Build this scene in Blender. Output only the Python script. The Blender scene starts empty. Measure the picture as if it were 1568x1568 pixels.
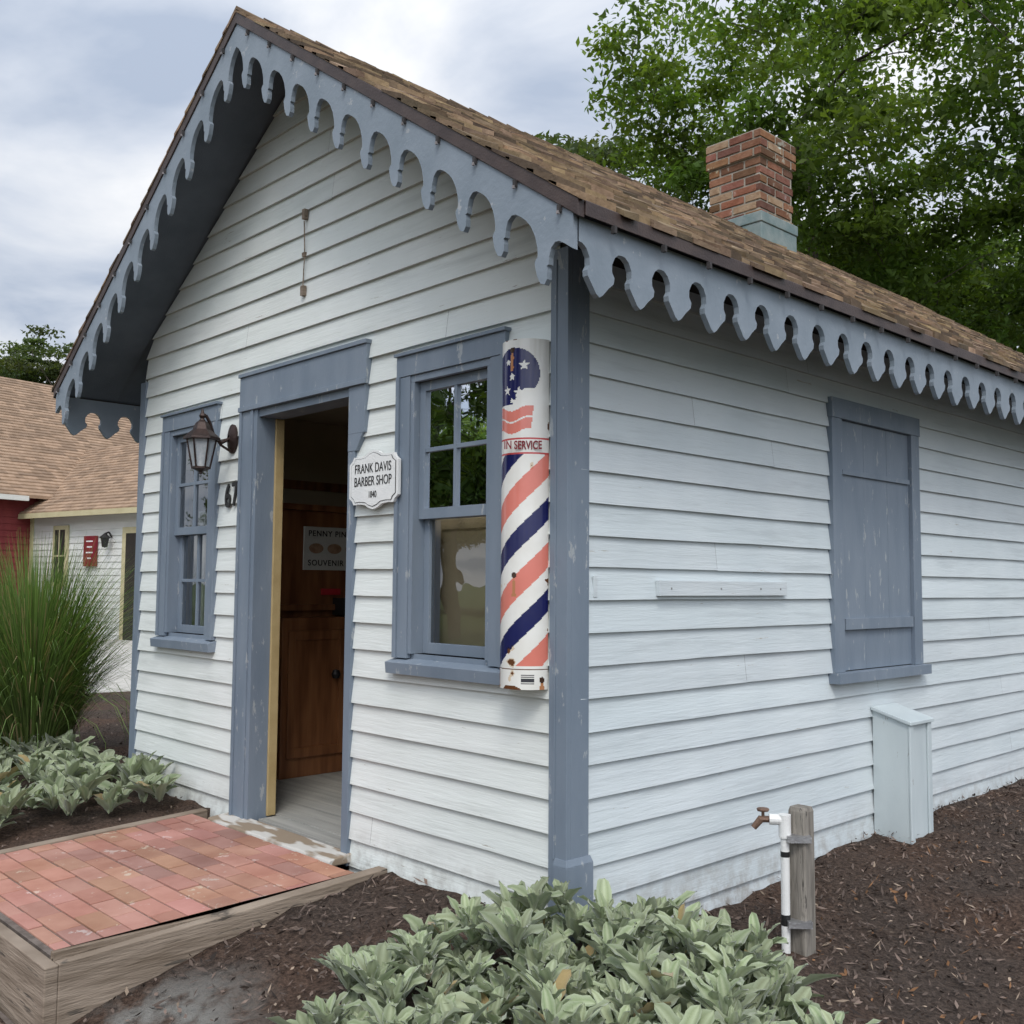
import bpy, math, random, bmesh
import numpy as np
from math import sin, cos, pi, radians
from mathutils import Vector, Matrix, noise as mnoise
random.seed(7); rng=np.random.default_rng(7)
scene=bpy.context.scene; COL=bpy.context.collection

# ------------------------------------------------------------------ helpers
def link(o,parent=None):
    COL.objects.link(o)
    if parent: o.parent=parent
    return o
def empty(name):
    e=bpy.data.objects.new(name,None); e.empty_display_size=.2
    return link(e)

class MB:
    def __init__(s): s.v=[];s.f=[];s.c=[];s.m=[]
    def face(s,pts,col=(1,1,1),mi=0):
        n=len(s.v); s.v.extend([tuple(p) for p in pts]); s.f.append(tuple(range(n,n+len(pts)))); s.c.append(col); s.m.append(mi)
    def hexa(s,p,col=(1,1,1),mi=0):
        n=len(s.v); s.v.extend([tuple(q) for q in p])
        for f in ((3,2,1,0),(4,5,6,7),(0,1,5,4),(1,2,6,5),(2,3,7,6),(3,0,4,7)):
            s.f.append(tuple(n+i for i in f)); s.c.append(col); s.m.append(mi)
    def box(s,x0,x1,y0,y1,z0,z1,col=(1,1,1),mi=0):
        s.hexa([(x0,y0,z0),(x1,y0,z0),(x1,y1,z0),(x0,y1,z0),(x0,y0,z1),(x1,y0,z1),(x1,y1,z1),(x0,y1,z1)],col,mi)
    def obox(s,c,ax,ay,az,col=(1,1,1),mi=0):
        c=Vector(c);ax=Vector(ax);ay=Vector(ay);az=Vector(az)
        s.hexa([c-ax-ay-az,c+ax-ay-az,c+ax+ay-az,c-ax+ay-az,c-ax-ay+az,c+ax-ay+az,c+ax+ay+az,c-ax+ay+az],col,mi)
    def tube(s,p0,p1,r0,r1,n=8,col=(1,1,1),cap=True,mi=0):
        p0=Vector(p0);p1=Vector(p1);d=(p1-p0)
        if d.length<1e-6: return
        d.normalize();a=d.orthogonal().normalized();b=d.cross(a)
        k=len(s.v)
        for p,r in((p0,r0),(p1,r1)):
            for i in range(n):
                t=2*pi*i/n; s.v.append(tuple(p+(a*cos(t)+b*sin(t))*r))
        for i in range(n):
            j=(i+1)%n; s.f.append((k+i,k+j,k+n+j,k+n+i)); s.c.append(col); s.m.append(mi)
        if cap:
            s.f.append(tuple(k+i for i in range(n-1,-1,-1)));s.c.append(col);s.m.append(mi)
            s.f.append(tuple(k+n+i for i in range(n)));s.c.append(col);s.m.append(mi)
    def lathe(s,c,prof,n=12,col=(1,1,1),mi=0,a0=0):
        k=len(s.v)
        for (r,z) in prof:
            for i in range(n):
                t=a0+2*pi*i/n; s.v.append((c[0]+r*cos(t),c[1]+r*sin(t),c[2]+z))
        for q in range(len(prof)-1):
            for i in range(n):
                j=(i+1)%n; s.f.append((k+q*n+i,k+q*n+j,k+(q+1)*n+j,k+(q+1)*n+i)); s.c.append(col); s.m.append(mi)
    def prism(s,poly,fn,t0,t1,col=(1,1,1),mi=0,skip=()):
        a=[fn(u,v,t0) for u,v in poly]; b=[fn(u,v,t1) for u,v in poly]
        s.face(a,col,mi); s.face(b[::-1],col,mi)
        n=len(poly)
        for i in range(n):
            if i in skip: continue
            j=(i+1)%n; s.face([a[j],a[i],b[i],b[j]],col,mi)
    def build(s,name,mats,parent=None,bevel=0,smooth=False,recalc=True):
        me=bpy.data.meshes.new(name); me.from_pydata(s.v,[],s.f); 
        if not isinstance(mats,(list,tuple)): mats=[mats]
        for m in mats: me.materials.append(m)
        me.polygons.foreach_set('material_index',s.m)
        ca=me.color_attributes.new('col','FLOAT_COLOR','CORNER')
        tot=np.array([len(f) for f in s.f]); c=np.repeat(np.array([(*q[:3],1) for q in s.c],dtype=np.float32),tot,axis=0)
        ca.data.foreach_set('color',c.ravel())
        if smooth: me.polygons.foreach_set('use_smooth',[True]*len(s.f))
        me.update()
        if recalc:
            bm=bmesh.new();bm.from_mesh(me);bmesh.ops.recalc_face_normals(bm,faces=bm.faces);bm.to_mesh(me);bm.free()
        o=bpy.data.objects.new(name,me); link(o,parent)
        if bevel:
            b=o.modifiers.new('b','BEVEL');b.width=bevel;b.segments=2;b.limit_method='ANGLE';b.angle_limit=radians(40);b.harden_normals=False
        return o

def quads_mesh(name,V,Cc,mats,parent=None,per=4,smooth=False):
    N=len(V); me=bpy.data.meshes.new(name)
    me.vertices.add(N*per); me.vertices.foreach_set('co',V.astype(np.float32).ravel())
    me.loops.add(N*per); me.loops.foreach_set('vertex_index',np.arange(N*per,dtype=np.int32))
    me.polygons.add(N); me.polygons.foreach_set('loop_start',np.arange(0,N*per,per,dtype=np.int32)); me.polygons.foreach_set('loop_total',np.full(N,per,dtype=np.int32))
    ca=me.color_attributes.new('col','FLOAT_COLOR','CORNER')
    c=np.ones((N,per,4),dtype=np.float32); c[:,:,:3]=Cc[:,None,:] if Cc.ndim==2 else Cc
    ca.data.foreach_set('color',c.ravel())
    for m in (mats if isinstance(mats,list) else [mats]): me.materials.append(m)
    me.update(calc_edges=True); me.validate()
    o=bpy.data.objects.new(name,me); return link(o,parent)

# ------------------------------------------------------------------ materials
def newmat(name):
    m=bpy.data.materials.new(name);m.use_nodes=True
    nt=m.node_tree; return m,nt,nt.nodes['Principled BSDF']
def N(nt,t,**k):
    n=nt.nodes.new(t)
    for a,b in k.items():
        if a in n.inputs.keys(): n.inputs[a].default_value=b
        else: setattr(n,a,b)
    return n
def mixc(nt,fac,a,b,mode='MIX'):
    n=nt.nodes.new('ShaderNodeMix');n.data_type='RGBA';n.blend_type=mode
    for s,v in ((n.inputs[0],fac),(n.inputs[6],a),(n.inputs[7],b)):
        if isinstance(v,(int,float)): s.default_value=v
        elif isinstance(v,tuple): s.default_value=(*v[:3],1)
        else: nt.links.new(v,s)
    return n.outputs[2]
def noise(nt,scale,stretch=(1,1,1),detail=3,rough=.55,coord='Object'):
    tc=nt.nodes.new('ShaderNodeTexCoord');mp=nt.nodes.new('ShaderNodeMapping');mp.inputs['Scale'].default_value=stretch
    nt.links.new(tc.outputs[coord],mp.inputs[0]);n=nt.nodes.new('ShaderNodeTexNoise');n.inputs['Scale'].default_value=scale;n.inputs['Detail'].default_value=detail;n.inputs['Roughness'].default_value=rough
    nt.links.new(mp.outputs[0],n.inputs['Vector']);return n.outputs['Fac']
def ramp(nt,src,a,b,ca=(0,0,0),cb=(1,1,1)):
    r=nt.nodes.new('ShaderNodeValToRGB');r.color_ramp.elements[0].position=a;r.color_ramp.elements[1].position=b
    r.color_ramp.elements[0].color=(*ca,1);r.color_ramp.elements[1].color=(*cb,1);nt.links.new(src,r.inputs[0]);return r.outputs[0]
def bump(nt,h,dist=.01,strength=.5,prev=None):
    b=nt.nodes.new('ShaderNodeBump');b.inputs['Distance'].default_value=dist;b.inputs['Strength'].default_value=strength;nt.links.new(h,b.inputs['Height'])
    if prev: nt.links.new(prev,b.inputs['Normal'])
    return b.outputs[0]
def pmat(name,c1,c2,scale=8,stretch=(1,1,1),rough=.7,bd=.004,bs=.5,attr=False,metal=0,lo=.35,hi=.65,chip=None,chipc=(.2,.17,.14),chips=30,fine=120,spec=.4):
    m,nt,p=newmat(name)
    c=mixc(nt,ramp(nt,noise(nt,scale,stretch),lo,hi),c1,c2)
    if chip:
        c=mixc(nt,ramp(nt,noise(nt,chips,stretch,5,.7),chip,chip+.03),c,chipc)
    if attr:
        a=nt.nodes.new('ShaderNodeAttribute');a.attribute_name='col';c=mixc(nt,1.0,c,a.outputs['Color'],'MULTIPLY')
    nt.links.new(c,p.inputs['Base Color']);p.inputs['Roughness'].default_value=rough;p.inputs['Metallic'].default_value=metal;p.inputs['Specular IOR Level'].default_value=spec
    if bs>0:
        b=bump(nt,noise(nt,fine,stretch,3,.6),bd,bs);nt.links.new(b,p.inputs['Normal'])
    return m

def siding_mat(name,stretch,ca,cb):
    m,nt,p=newmat(name)
    c=mixc(nt,ramp(nt,noise(nt,2.2,(1,1,1),2),.3,.7),ca,cb)
    c=mixc(nt,ramp(nt,noise(nt,9,stretch,4,.65),.55,.80),c,tuple(v*.80 for v in ca))
    c=mixc(nt,ramp(nt,noise(nt,24,stretch,6,.72),.675,.69),c,(.40,.375,.33))
    geo=nt.nodes.new('ShaderNodeNewGeometry');sx=nt.nodes.new('ShaderNodeSeparateXYZ');nt.links.new(geo.outputs['Position'],sx.inputs[0])
    mr=nt.nodes.new('ShaderNodeMapRange');mr.inputs['From Min'].default_value=.14;mr.inputs['From Max'].default_value=-.14;nt.links.new(sx.outputs['Z'],mr.inputs['Value'])
    mu=nt.nodes.new('ShaderNodeMath');mu.operation='MULTIPLY';nt.links.new(mr.outputs[0],mu.inputs[0]);nt.links.new(ramp(nt,noise(nt,14,(1,1,1),4,.7),.40,.66),mu.inputs[1])
    c=mixc(nt,mu.outputs[0],c,(.33,.31,.28))
    a=nt.nodes.new('ShaderNodeAttribute');a.attribute_name='col';c=mixc(nt,1.0,c,a.outputs['Color'],'MULTIPLY')
    nt.links.new(c,p.inputs['Base Color']);p.inputs['Roughness'].default_value=.5;p.inputs['Specular IOR Level'].default_value=.35
    b=bump(nt,noise(nt,50,stretch,4,.65),.004,.6);b=bump(nt,noise(nt,7,stretch,2,.5),.01,.35,b);nt.links.new(b,p.inputs['Normal'])
    return m
M={}
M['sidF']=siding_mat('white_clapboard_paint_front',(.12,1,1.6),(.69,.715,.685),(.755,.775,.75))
M['sidS']=siding_mat('white_clapboard_paint_side_shaded',(1,.12,1.6),(.56,.61,.63),(.625,.67,.685))  # same white paint as the front, with the side's cooler shade in its colour
M['trim']=pmat('blue_grey_trim_paint',(.16,.20,.25),(.20,.24,.29),6,(1,1,.3),.5,.003,.5,chip=.62,chipc=(.33,.355,.375),chips=22,fine=60)
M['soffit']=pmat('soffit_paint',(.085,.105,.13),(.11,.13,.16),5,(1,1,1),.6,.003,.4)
M['fasc']=pmat('vergeboard_paint',(.19,.23,.27),(.235,.275,.32),5,(1,1,1),.5,.003,.5,chip=.64,chipc=(.34,.36,.38),chips=14,fine=50)
M['back']=pmat('sheathing',(.05,.045,.04),(.08,.07,.06),bs=0)
M['drip']=pmat('brown_drip_edge',(.045,.03,.028),(.07,.048,.042),10,rough=.5)
M['shingle']=pmat('cedar_shingle',(.125,.085,.052),(.215,.152,.096),9,(1,1,1),.88,.006,.8,attr=True,fine=45)
M['brick']=pmat('chimney_brick',(.155,.068,.036),(.215,.11,.065),14,rough=.9,bd=.006,bs=.8,attr=True,fine=60,chip=.60,chipc=(.36,.31,.26),chips=7)
M['mortar']=pmat('mortar',(.27,.24,.19),(.36,.32,.27),20,rough=.95)
M['flash']=pmat('copper_flashing',(.15,.21,.21),(.24,.28,.27),9,rough=.55,metal=.2)
M['paver']=pmat('clay_paver',(.33,.155,.112),(.42,.22,.165),5,rough=.85,bd=.003,bs=.6,attr=True,fine=90,chip=.62,chipc=(.48,.35,.29),chips=12)
M['sand']=pmat('joint_sand',(.10,.08,.068),(.17,.14,.12),30,rough=.95)
M['timber']=pmat('weathered_timber',(.17,.13,.095),(.31,.25,.195),9,(.3,.3,3),.85,.006,.9,fine=30,chip=.60,chipc=(.09,.075,.06),chips=8)
M['timberend']=pmat('weathered_timber_post',(.15,.135,.115),(.28,.255,.22),9,(4,4,.4),.9,.01,1,fine=16,chip=.60,chipc=(.05,.045,.04),chips=9)
M['tan']=pmat('tan_paint',(.38,.28,.13),(.45,.34,.17),8,rough=.6)
M['iwall']=pmat('interior_plaster',(.42,.36,.25),(.47,.40,.29),3,rough=.8,bs=0)
M['ifloor']=pmat('interior_floor',(.26,.26,.24),(.38,.37,.34),6,(.2,4,1),.6)
M['wood']=pmat('varnished_wood',(.15,.055,.022),(.28,.12,.05),5,(3,3,.35),.35,.002,.4,fine=30)
M['blind']=pmat('tan_blind',(.52,.41,.26),(.60,.49,.33),2,rough=.8,bs=0)
M['curtain']=pmat('white_curtain',(.55,.56,.55),(.68,.69,.68),9,(6,1,.1),rough=.8,bs=0)
M['white']=pmat('white_enamel',(.74,.75,.74),(.80,.80,.78),6,rough=.35)
M['black']=pmat('black_paint',(.012,.012,.013),(.02,.02,.02),6,rough=.4)
M['iron']=pmat('dark_bronze_metal',(.025,.015,.013),(.05,.03,.025),20,rough=.45,metal=.4)
M['pvc']=pmat('white_pvc',(.68,.68,.66),(.76,.76,.74),6,rough=.35)
M['brass']=pmat('rusty_brass',(.13,.08,.06),(.22,.14,.10),30,rough=.6,metal=.5)
M['steel']=pmat('galvanised_strap',(.35,.35,.36),(.5,.5,.5),20,rough=.4,metal=.8)
M['signgrey']=pmat('grey_sign',(.55,.55,.50),(.62,.61,.56),5)
M['red']=pmat('barn_red',(.15,.02,.022),(.19,.03,.03),4,(1,1,.3),.7)
M['sred']=pmat('sign_red',(.17,.010,.018),(.21,.018,.026),4)
M['bwhite']=pmat('far_white_paint',(.62,.63,.60),(.68,.69,.66),2,(1,1,4),.6)
M['cream']=pmat('cream_trim',(.45,.40,.24),(.5,.45,.28),4)
M['darkin']=pmat('dark_opening',(.02,.018,.015),(.03,.025,.02),4)
M['concrete']=pmat('concrete',(.44,.42,.38),(.52,.50,.46),3,rough=.9)
M['bark']=pmat('bark',(.05,.04,.032),(.11,.09,.07),8,(3,3,.5),.95,.02,1,fine=14)

def leafmat(name,tr=.35,rough=.6,fuzzy=0,tt=(1.2,1.35,.6)):
    m,nt,p=newmat(name)
    a=nt.nodes.new('ShaderNodeAttribute');a.attribute_name='col'
    nt.links.new(a.outputs['Color'],p.inputs['Base Color']);p.inputs['Roughness'].default_value=rough;p.inputs['Specular IOR Level'].default_value=.08 if fuzzy else .25
    if fuzzy: 
        p.inputs['Sheen Weight'].default_value=fuzzy; p.inputs['Sheen Roughness'].default_value=.5
        b=bump(nt,noise(nt,160,(1,1,1),2),.002,.6);nt.links.new(b,p.inputs['Normal'])
    t=nt.nodes.new('ShaderNodeBsdfTranslucent');nt.links.new(mixc(nt,1.0,a.outputs['Color'],tt,'MULTIPLY'),t.inputs['Color'])
    mx=nt.nodes.new('ShaderNodeMixShader');mx.inputs[0].default_value=tr
    nt.links.new(p.outputs[0],mx.inputs[1]);nt.links.new(t.outputs[0],mx.inputs[2]);nt.links.new(mx.outputs[0],nt.nodes['Material Output'].inputs[0])
    return m
M['leaf']=leafmat('tree_leaf',.45,tt=(1.5,1.6,.6))
M['lamb']=leafmat('lambs_ear_leaf',.12,.95,fuzzy=.4)
M['grassb']=leafmat('ornamental_grass_blade',.3)

def glassmat():
    m,nt,p=newmat('window_glass');nt.nodes.remove(p)
    g=N(nt,'ShaderNodeBsdfGlossy');g.inputs['Roughness'].default_value=.01;g.inputs['Color'].default_value=(.95,.97,1,1)
    t=N(nt,'ShaderNodeBsdfTransparent');t.inputs['Color'].default_value=(.9,.92,.9,1)
    fr=N(nt,'ShaderNodeFresnel');fr.inputs['IOR'].default_value=1.5
    ma=N(nt,'ShaderNodeMath',operation='MULTIPLY_ADD');ma.inputs[1].default_value=1.6;ma.inputs[2].default_value=.12;nt.links.new(fr.outputs[0],ma.inputs[0])
    nb=bump(nt,noise(nt,3.5,(1,1,1),2),.01,.12);nt.links.new(nb,g.inputs['Normal'])
    mx=N(nt,'ShaderNodeMixShader');nt.links.new(ma.outputs[0],mx.inputs[0]);nt.links.new(t.outputs[0],mx.inputs[1]);nt.links.new(g.outputs[0],mx.inputs[2]);nt.links.new(mx.outputs[0],nt.nodes['Material Output'].inputs[0])
    return m
M['glass']=glassmat()

# ------------------------------------------------------------------ camera
az,pt,ro=radians(136.397),radians(4.104),radians(.44)
F=Vector((cos(az)*cos(pt),sin(az)*cos(pt),sin(pt)));R=Vector((sin(az),-cos(az),0));U=R.cross(F)
R2=cos(ro)*R+sin(ro)*U;U2=-sin(ro)*R+cos(ro)*U
cam=bpy.data.cameras.new('camera');cam.sensor_width=36;cam.lens=36*1558/1568;cam.clip_end=2000;cam.clip_start=.05
co=bpy.data.objects.new('camera',cam);link(co)
co.matrix_world=Matrix(((R2.x,U2.x,-F.x,2.535),(R2.y,U2.y,-F.y,-2.695),(R2.z,U2.z,-F.z,1.193),(0,0,0,1)))
scene.camera=co
CX,CY=2.535,-2.695
FH=Vector((cos(az),sin(az)));RH=Vector((sin(az),-cos(az)))
def place(depth,px):
    l=(px-784)/1558*depth; p=Vector((CX,CY))+FH*depth+RH*l; return p.x,p.y

# ------------------------------------------------------------------ ground
def sstep(a,b,x): t=np.clip((x-a)/(b-a),0,1);return t*t*(3-2*t)
def zg(x,y):
    x=np.asarray(x,float);y=np.asarray(y,float)
    m=1-.75*sstep(-1.3,-2.5,x);ny_=np.maximum(0,-y)
    z=-.022-m*(.075*ny_+.085*ny_**2)-.07*np.maximum(0,x)-.12*np.exp(-((y-.9)/.9)**2)*sstep(-.5,.1,x)
    z=np.maximum(z,-.42)
    far=sstep(5,10,np.hypot(x+1,y-1))
    return z*(1-far)-.12*far
xs=np.concatenate([[-500,-250,-120,-60,-35,-22,-15,-11,-8.5],np.arange(-7,4.2,.06),[5,7,10,16,30,70,160,500]])
ys=np.concatenate([[-500,-200,-80,-40,-20,-12,-8,-6],np.arange(-5,7,.06),[8,10,14,20,32,60,120,300,500]])
XX,YY=np.meshgrid(xs,ys); ZZ=zg(XX,YY)
for i in range(ZZ.shape[0]):
    for j in range(ZZ.shape[1]):
        if -7<XX[i,j]<4.2 and -5<YY[i,j]<7 and not(-3.5<XX[i,j]<-.15 and .1<YY[i,j]): ZZ[i,j]+=.022*mnoise.noise((XX[i,j]*3,YY[i,j]*3,0))+.018*mnoise.noise((XX[i,j]*9,YY[i,j]*9,3))
nx=len(xs);ny=len(ys)
ins=(XX>-3.6)&(XX<-.05)&(YY>.05)&(YY<6.5); ZZ[ins]=-.25
ins=(XX>-2.60)&(XX<-1.05)&(YY>-1.42)&(YY<.06); ZZ[ins]=-.42
verts=np.stack([XX,YY,ZZ],-1).reshape(-1,3)
fs=[(i*nx+j,i*nx+j+1,(i+1)*nx+j+1,(i+1)*nx+j) for i in range(ny-1) for j in range(nx-1)]
me=bpy.data.meshes.new('ground');me.from_pydata(verts.tolist(),[],fs);me.polygons.foreach_set('use_smooth',[True]*len(fs))
gm,nt,p=newmat('mulch_and_grass')
mul=mixc(nt,ramp(nt,noise(nt,60,(1,1,1),6,.75),.36,.68),(.032,.023,.019),(.16,.118,.094))
mul=mixc(nt,ramp(nt,noise(nt,1.3,(1,1,1),2),.4,.7),mul,mixc(nt,1.0,mul,(1.35,1.1,.95),'MULTIPLY'))
geo=nt.nodes.new('ShaderNodeNewGeometry')
vd=N(nt,'ShaderNodeVectorMath',operation='DISTANCE');vd.inputs[1].default_value=(-.66,-1.22,-.25);nt.links.new(geo.outputs['Position'],vd.inputs[0])
mr=N(nt,'ShaderNodeMapRange');mr.inputs['From Min'].default_value=.45;mr.inputs['From Max'].default_value=.15;nt.links.new(vd.outputs['Value'],mr.inputs['Value'])
mm=N(nt,'ShaderNodeMath',operation='MULTIPLY');nt.links.new(mr.outputs[0],mm.inputs[0]);nt.links.new(ramp(nt,noise(nt,9,(1,1,1),5),.36,.54),mm.inputs[1])
mul=mixc(nt,mm.outputs[0],mul,(.30,.29,.265))
grs=mixc(nt,ramp(nt,noise(nt,5,(1,1,1),6,.7),.35,.7),(.035,.06,.018),(.09,.12,.04))
vd2=N(nt,'ShaderNodeVectorMath',operation='DISTANCE');vd2.inputs[1].default_value=(-2,1,0);nt.links.new(geo.outputs['Position'],vd2.inputs[0])
mr2=N(nt,'ShaderNodeMapRange');mr2.inputs['From Min'].default_value=10.5;mr2.inputs['From Max'].default_value=10.9;nt.links.new(vd2.outputs['Value'],mr2.inputs['Value'])
c=mixc(nt,mr2.outputs[0],mul,grs);nt.links.new(c,p.inputs['Base Color']);p.inputs['Roughness'].default_value=.95;p.inputs['Specular IOR Level'].default_value=.2
b=bump(nt,noise(nt,65,(1,1,1),5,.75),.03,1);nt.links.new(b,p.inputs['Normal'])
me.materials.append(gm);link(bpy.data.objects.new('ground',me))

# mulch chips
n=40000
px=rng.uniform(-1.1,3.2,n);py=rng.uniform(-2.3,4.4,n)
extra=5000;px[:extra]=rng.uniform(-7,-2.6,extra);py[:extra]=rng.uniform(-1.2,3.5,extra)
keep=~((px<.02)&(py>-.03)&(px>-3.7))&~((px<-.98)&(px>-2.66)&(py>-1.44)&(py<0))
keep&=~((np.hypot(px+.66,py+1.22)<.30)&(rng.random(n)<.6))
px=px[keep];py=py[keep];n=len(px)
pz=zg(px,py)+rng.uniform(.0,.026,n)
L=rng.uniform(.005,.02,n)*rng.choice([1,1,1.8],n);Wd=rng.uniform(.0015,.007,n);an=rng.uniform(0,2*pi,n);ti=rng.normal(0,.5,n)
dx=np.stack([np.cos(an)*np.cos(ti),np.sin(an)*np.cos(ti),np.sin(ti)],-1);dy=np.stack([-np.sin(an),np.cos(an),rng.normal(0,.5,n)],-1)
P=np.stack([px,py,pz],-1)
V=np.stack([P-dx*L[:,None]-dy*Wd[:,None]*.4,P-dy*Wd[:,None],P+dx*L[:,None]*.9,P+dy*Wd[:,None]],1)
base=np.array([.085,.062,.050])*rng.uniform(.3,2.4,(n,1));pale=rng.random(n)<.06;base[pale]=np.array([.30,.23,.17])*rng.uniform(.6,1.4,(pale.sum(),1))
nd=(px>.3)&(rng.random(n)<.10);base[nd]=np.array([.22,.11,.05])*rng.uniform(.5,1.2,(nd.sum(),1))
M['chip']=pmat('mulch_chip',(1,1,1),(.8,.8,.8),40,rough=.9,attr=True,bs=0)
quads_mesh('wood_mulch',V,base,M['chip'])
mb=MB()
lx_,ly_=1.12,1.30;lz_=float(zg(lx_,ly_))+.03
pp=[]
for i in range(18):
    a=2*pi*i/18;rr_=.045*(1 if i%3==0 else .55 if i%3==1 else .7)*(1.2 if i<9 else .8);pp.append((lx_+rr_*cos(a),ly_+rr_*sin(a),lz_+.012*sin(a*2)))
for i in range(18): mb.face([(lx_,ly_,lz_),pp[i],pp[(i+1)%18]])
mb.build('fallen_leaf',pmat('dry_leaf',(.38,.17,.04),(.5,.26,.07),40,bs=0))

# ------------------------------------------------------------------ barber shop
shop=empty('barber_shop')
W=3.65;LEN=6.6;XC=-1.825;ZR=3.96;SL=.686
UND=.085
EXP=.12
def boards(mb,axis,a0,a1,ztop,holes,lim=None,zb=-.30):
    ncr=int((ztop-zb)/EXP)+1
    for k in range(ncr):
        z0=zb+k*EXP;z1=min(z0+EXP,ztop)
        if z1-z0<.005: continue
        cuts=sorted({z0,z1}|{z for h in holes for z in(h[2],h[3]) if z0+.002<z<z1-.002})
        js=[]
        x=a0+random.uniform(.6,7)
        while x<a1-.3: js.append(x);x+=random.uniform(3.5,6)
        bounds=[a0]+js+[a1]
        ph=random.uniform(0,100)
        for bi in range(len(bounds)-1):
            sh=random.uniform(.94,1.02);colr=(sh*random.uniform(.98,1.0),sh,sh)
            bl=bounds[bi]+(.0007 if bi else 0);br=bounds[bi+1]-(.0007 if bi<len(bounds)-2 else 0)
            dj=random.uniform(-.0015,.0015)
            for ci in range(len(cuts)-1):
                c0,c1=cuts[ci],cuts[ci+1];zm=(c0+c1)/2
                iv=[(bl,br)]
                for h in holes:
                    if h[2]<zm<h[3]:
                        nv=[]
                        for s,e in iv:
                            if h[0]>s: nv.append((s,min(e,h[0])))
                            if h[1]<e: nv.append((max(s,h[1]),e))
                        iv=[(s,e) for s,e in nv if e-s>.003]
                for s,e in iv:
                    nseg=max(1,int((e-s)/.18))
                    xs_=[s+(e-s)*q/nseg for q in range(nseg+1)]
                    def off(z,x):
                        t=(z-z0)/EXP
                        return .003+.0155*(1-t)+.0028*mnoise.noise((x*2.3+ph,z*7,1.7))
                    def zz(z,x):
                        if abs(z-z0)<1e-6: return z+.0035*mnoise.noise((x*1.2+ph,5.1,0))+dj+.002*mnoise.noise((x*9+ph,1,0))
                        if abs(z-z1)<1e-6: return z+.007
                        return z
                    def P3(x,z,o): return (x,-o,z) if axis=='F' else (o,x,z)
                    for q in range(nseg):
                        xa,xb=xs_[q],xs_[q+1]
                        if lim:
                            la,ra=lim(c0);lb,rb=lim(c1)
                            def cl(x,l,r): return min(max(x,l),r)
                            A=(cl(xa,la,ra),c0);B=(cl(xb,la,ra),c0);C_=(cl(xb,lb,rb),c1);D=(cl(xa,lb,rb),c1)
                            if B[0]-A[0]<1e-4 and C_[0]-D[0]<1e-4: continue
                        else: A=(xa,c0);B=(xb,c0);C_=(xb,c1);D=(xa,c1)
                        pts=[P3(x,zz(z,x),off(z,x)) for x,z in(A,B,C_,D)]
                        mb.face(pts,colr)
                        if abs(c0-z0)<1e-6:
                            mb.face([P3(A[0],zz(c0,A[0]),0.0),P3(B[0],zz(c0,B[0]),0.0),pts[1],pts[0]],(colr[0]*.7,colr[1]*.7,colr[2]*.7))
DOOR=(-2.234,-1.33,-.5,2.10)
WR=(-.91,-.40,.90,2.06)
WL=(-3.23,-2.72,.90,2.06)
cz=lambda z:(XC-(ZR-UND-z)/SL, XC+(ZR-UND-z)/SL)
mb=MB()
holesF=[(-2.34,-1.33,-.5,2.2),(-.97,-.36,.85,2.12),(-3.29,-2.68,.85,2.12)]
boards(mb,'F',-W+.04,-.04,ZR-UND-.02,holesF,lim=lambda z:(max(-W+.04,cz(z)[0]),min(-.04,cz(z)[1])))
mb.build('front_siding',M['sidF'],shop,recalc=False)
mb=MB()
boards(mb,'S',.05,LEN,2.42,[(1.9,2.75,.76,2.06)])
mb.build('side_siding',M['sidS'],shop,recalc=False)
def wallcells(mb,axis,a0,a1,z0,z1,holes,t0,t1):
    A=sorted({a0,a1}|{v for h in holes for v in h[:2]});Z=sorted({z0,z1}|{min(max(v,z0),z1) for h in holes for v in h[2:4]})
    for i in range(len(A)-1):
        for j in range(len(Z)-1):
            am=(A[i]+A[i+1])/2;zm=(Z[j]+Z[j+1])/2
            if any(h[0]<am<h[1] and h[2]<zm<h[3] for h in holes) or Z[j+1]-Z[j]<1e-4: continue
            if axis=='F': mb.box(A[i],A[i+1],t0,t1,Z[j],Z[j+1])
            else: mb.box(t0,t1,A[i],A[i+1],Z[j],Z[j+1])
mb=MB()
wallcells(mb,'F',-W+.002,-.002,-.3,2.33,[DOOR,WR,WL],.001,.02)
mb.prism([(-W+.01,2.331),(-.01,2.331),(-.01,2.55),(XC,ZR-.12),(-W+.01,2.55)],lambda u,v,t:(u,t,v),.001,.02)
mb.box(-.02,-.001,.021,LEN-.02,-.3,2.5);mb.box(-W+.001,-W+.02,.021,LEN-.02,-.3,2.5);mb.box(-W+.03,-.03,LEN-.02,LEN,-.3,2.5)
mb.prism([(-W+.03,2.501),(-.03,2.501),(XC,ZR-.15)],lambda u,v,t:(u,t,v),LEN-.02,LEN)
mb.build('sheathing',M['back'],shop)
mb=MB()
for k in range(34):
    z0=-.3+k*.12;z1=z0+.12
    if z1<2.5: mb.hexa([(-W-.016,.0,z0),(-W,.0,z0),(-W,LEN,z0),(-W-.016,LEN,z0),(-W-.003,.0,z1),(-W,.0,z1),(-W,LEN,z1),(-W-.003,LEN,z1)])
    if z1<3.75:
        l0,r0=max(-W,cz(z0)[0]),min(0,cz(z0)[1]);l1,r1=max(-W,cz(z1)[0]),min(0,cz(z1)[1]);mb.hexa([(l0,LEN+.001,z0),(r0,LEN+.001,z0),(r0,LEN+.016,z0),(l0,LEN+.016,z0),(l1,LEN+.001,z1),(r1,LEN+.001,z1),(r1,LEN+.004,z1),(l1,LEN+.004,z1)])
mb.build('rear_siding',M['sidS'],shop)
mb=MB()
wallcells(mb,'F',-W+.03,-.03,.0,2.32,[DOOR,WR,WL],.021,.13)
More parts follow.
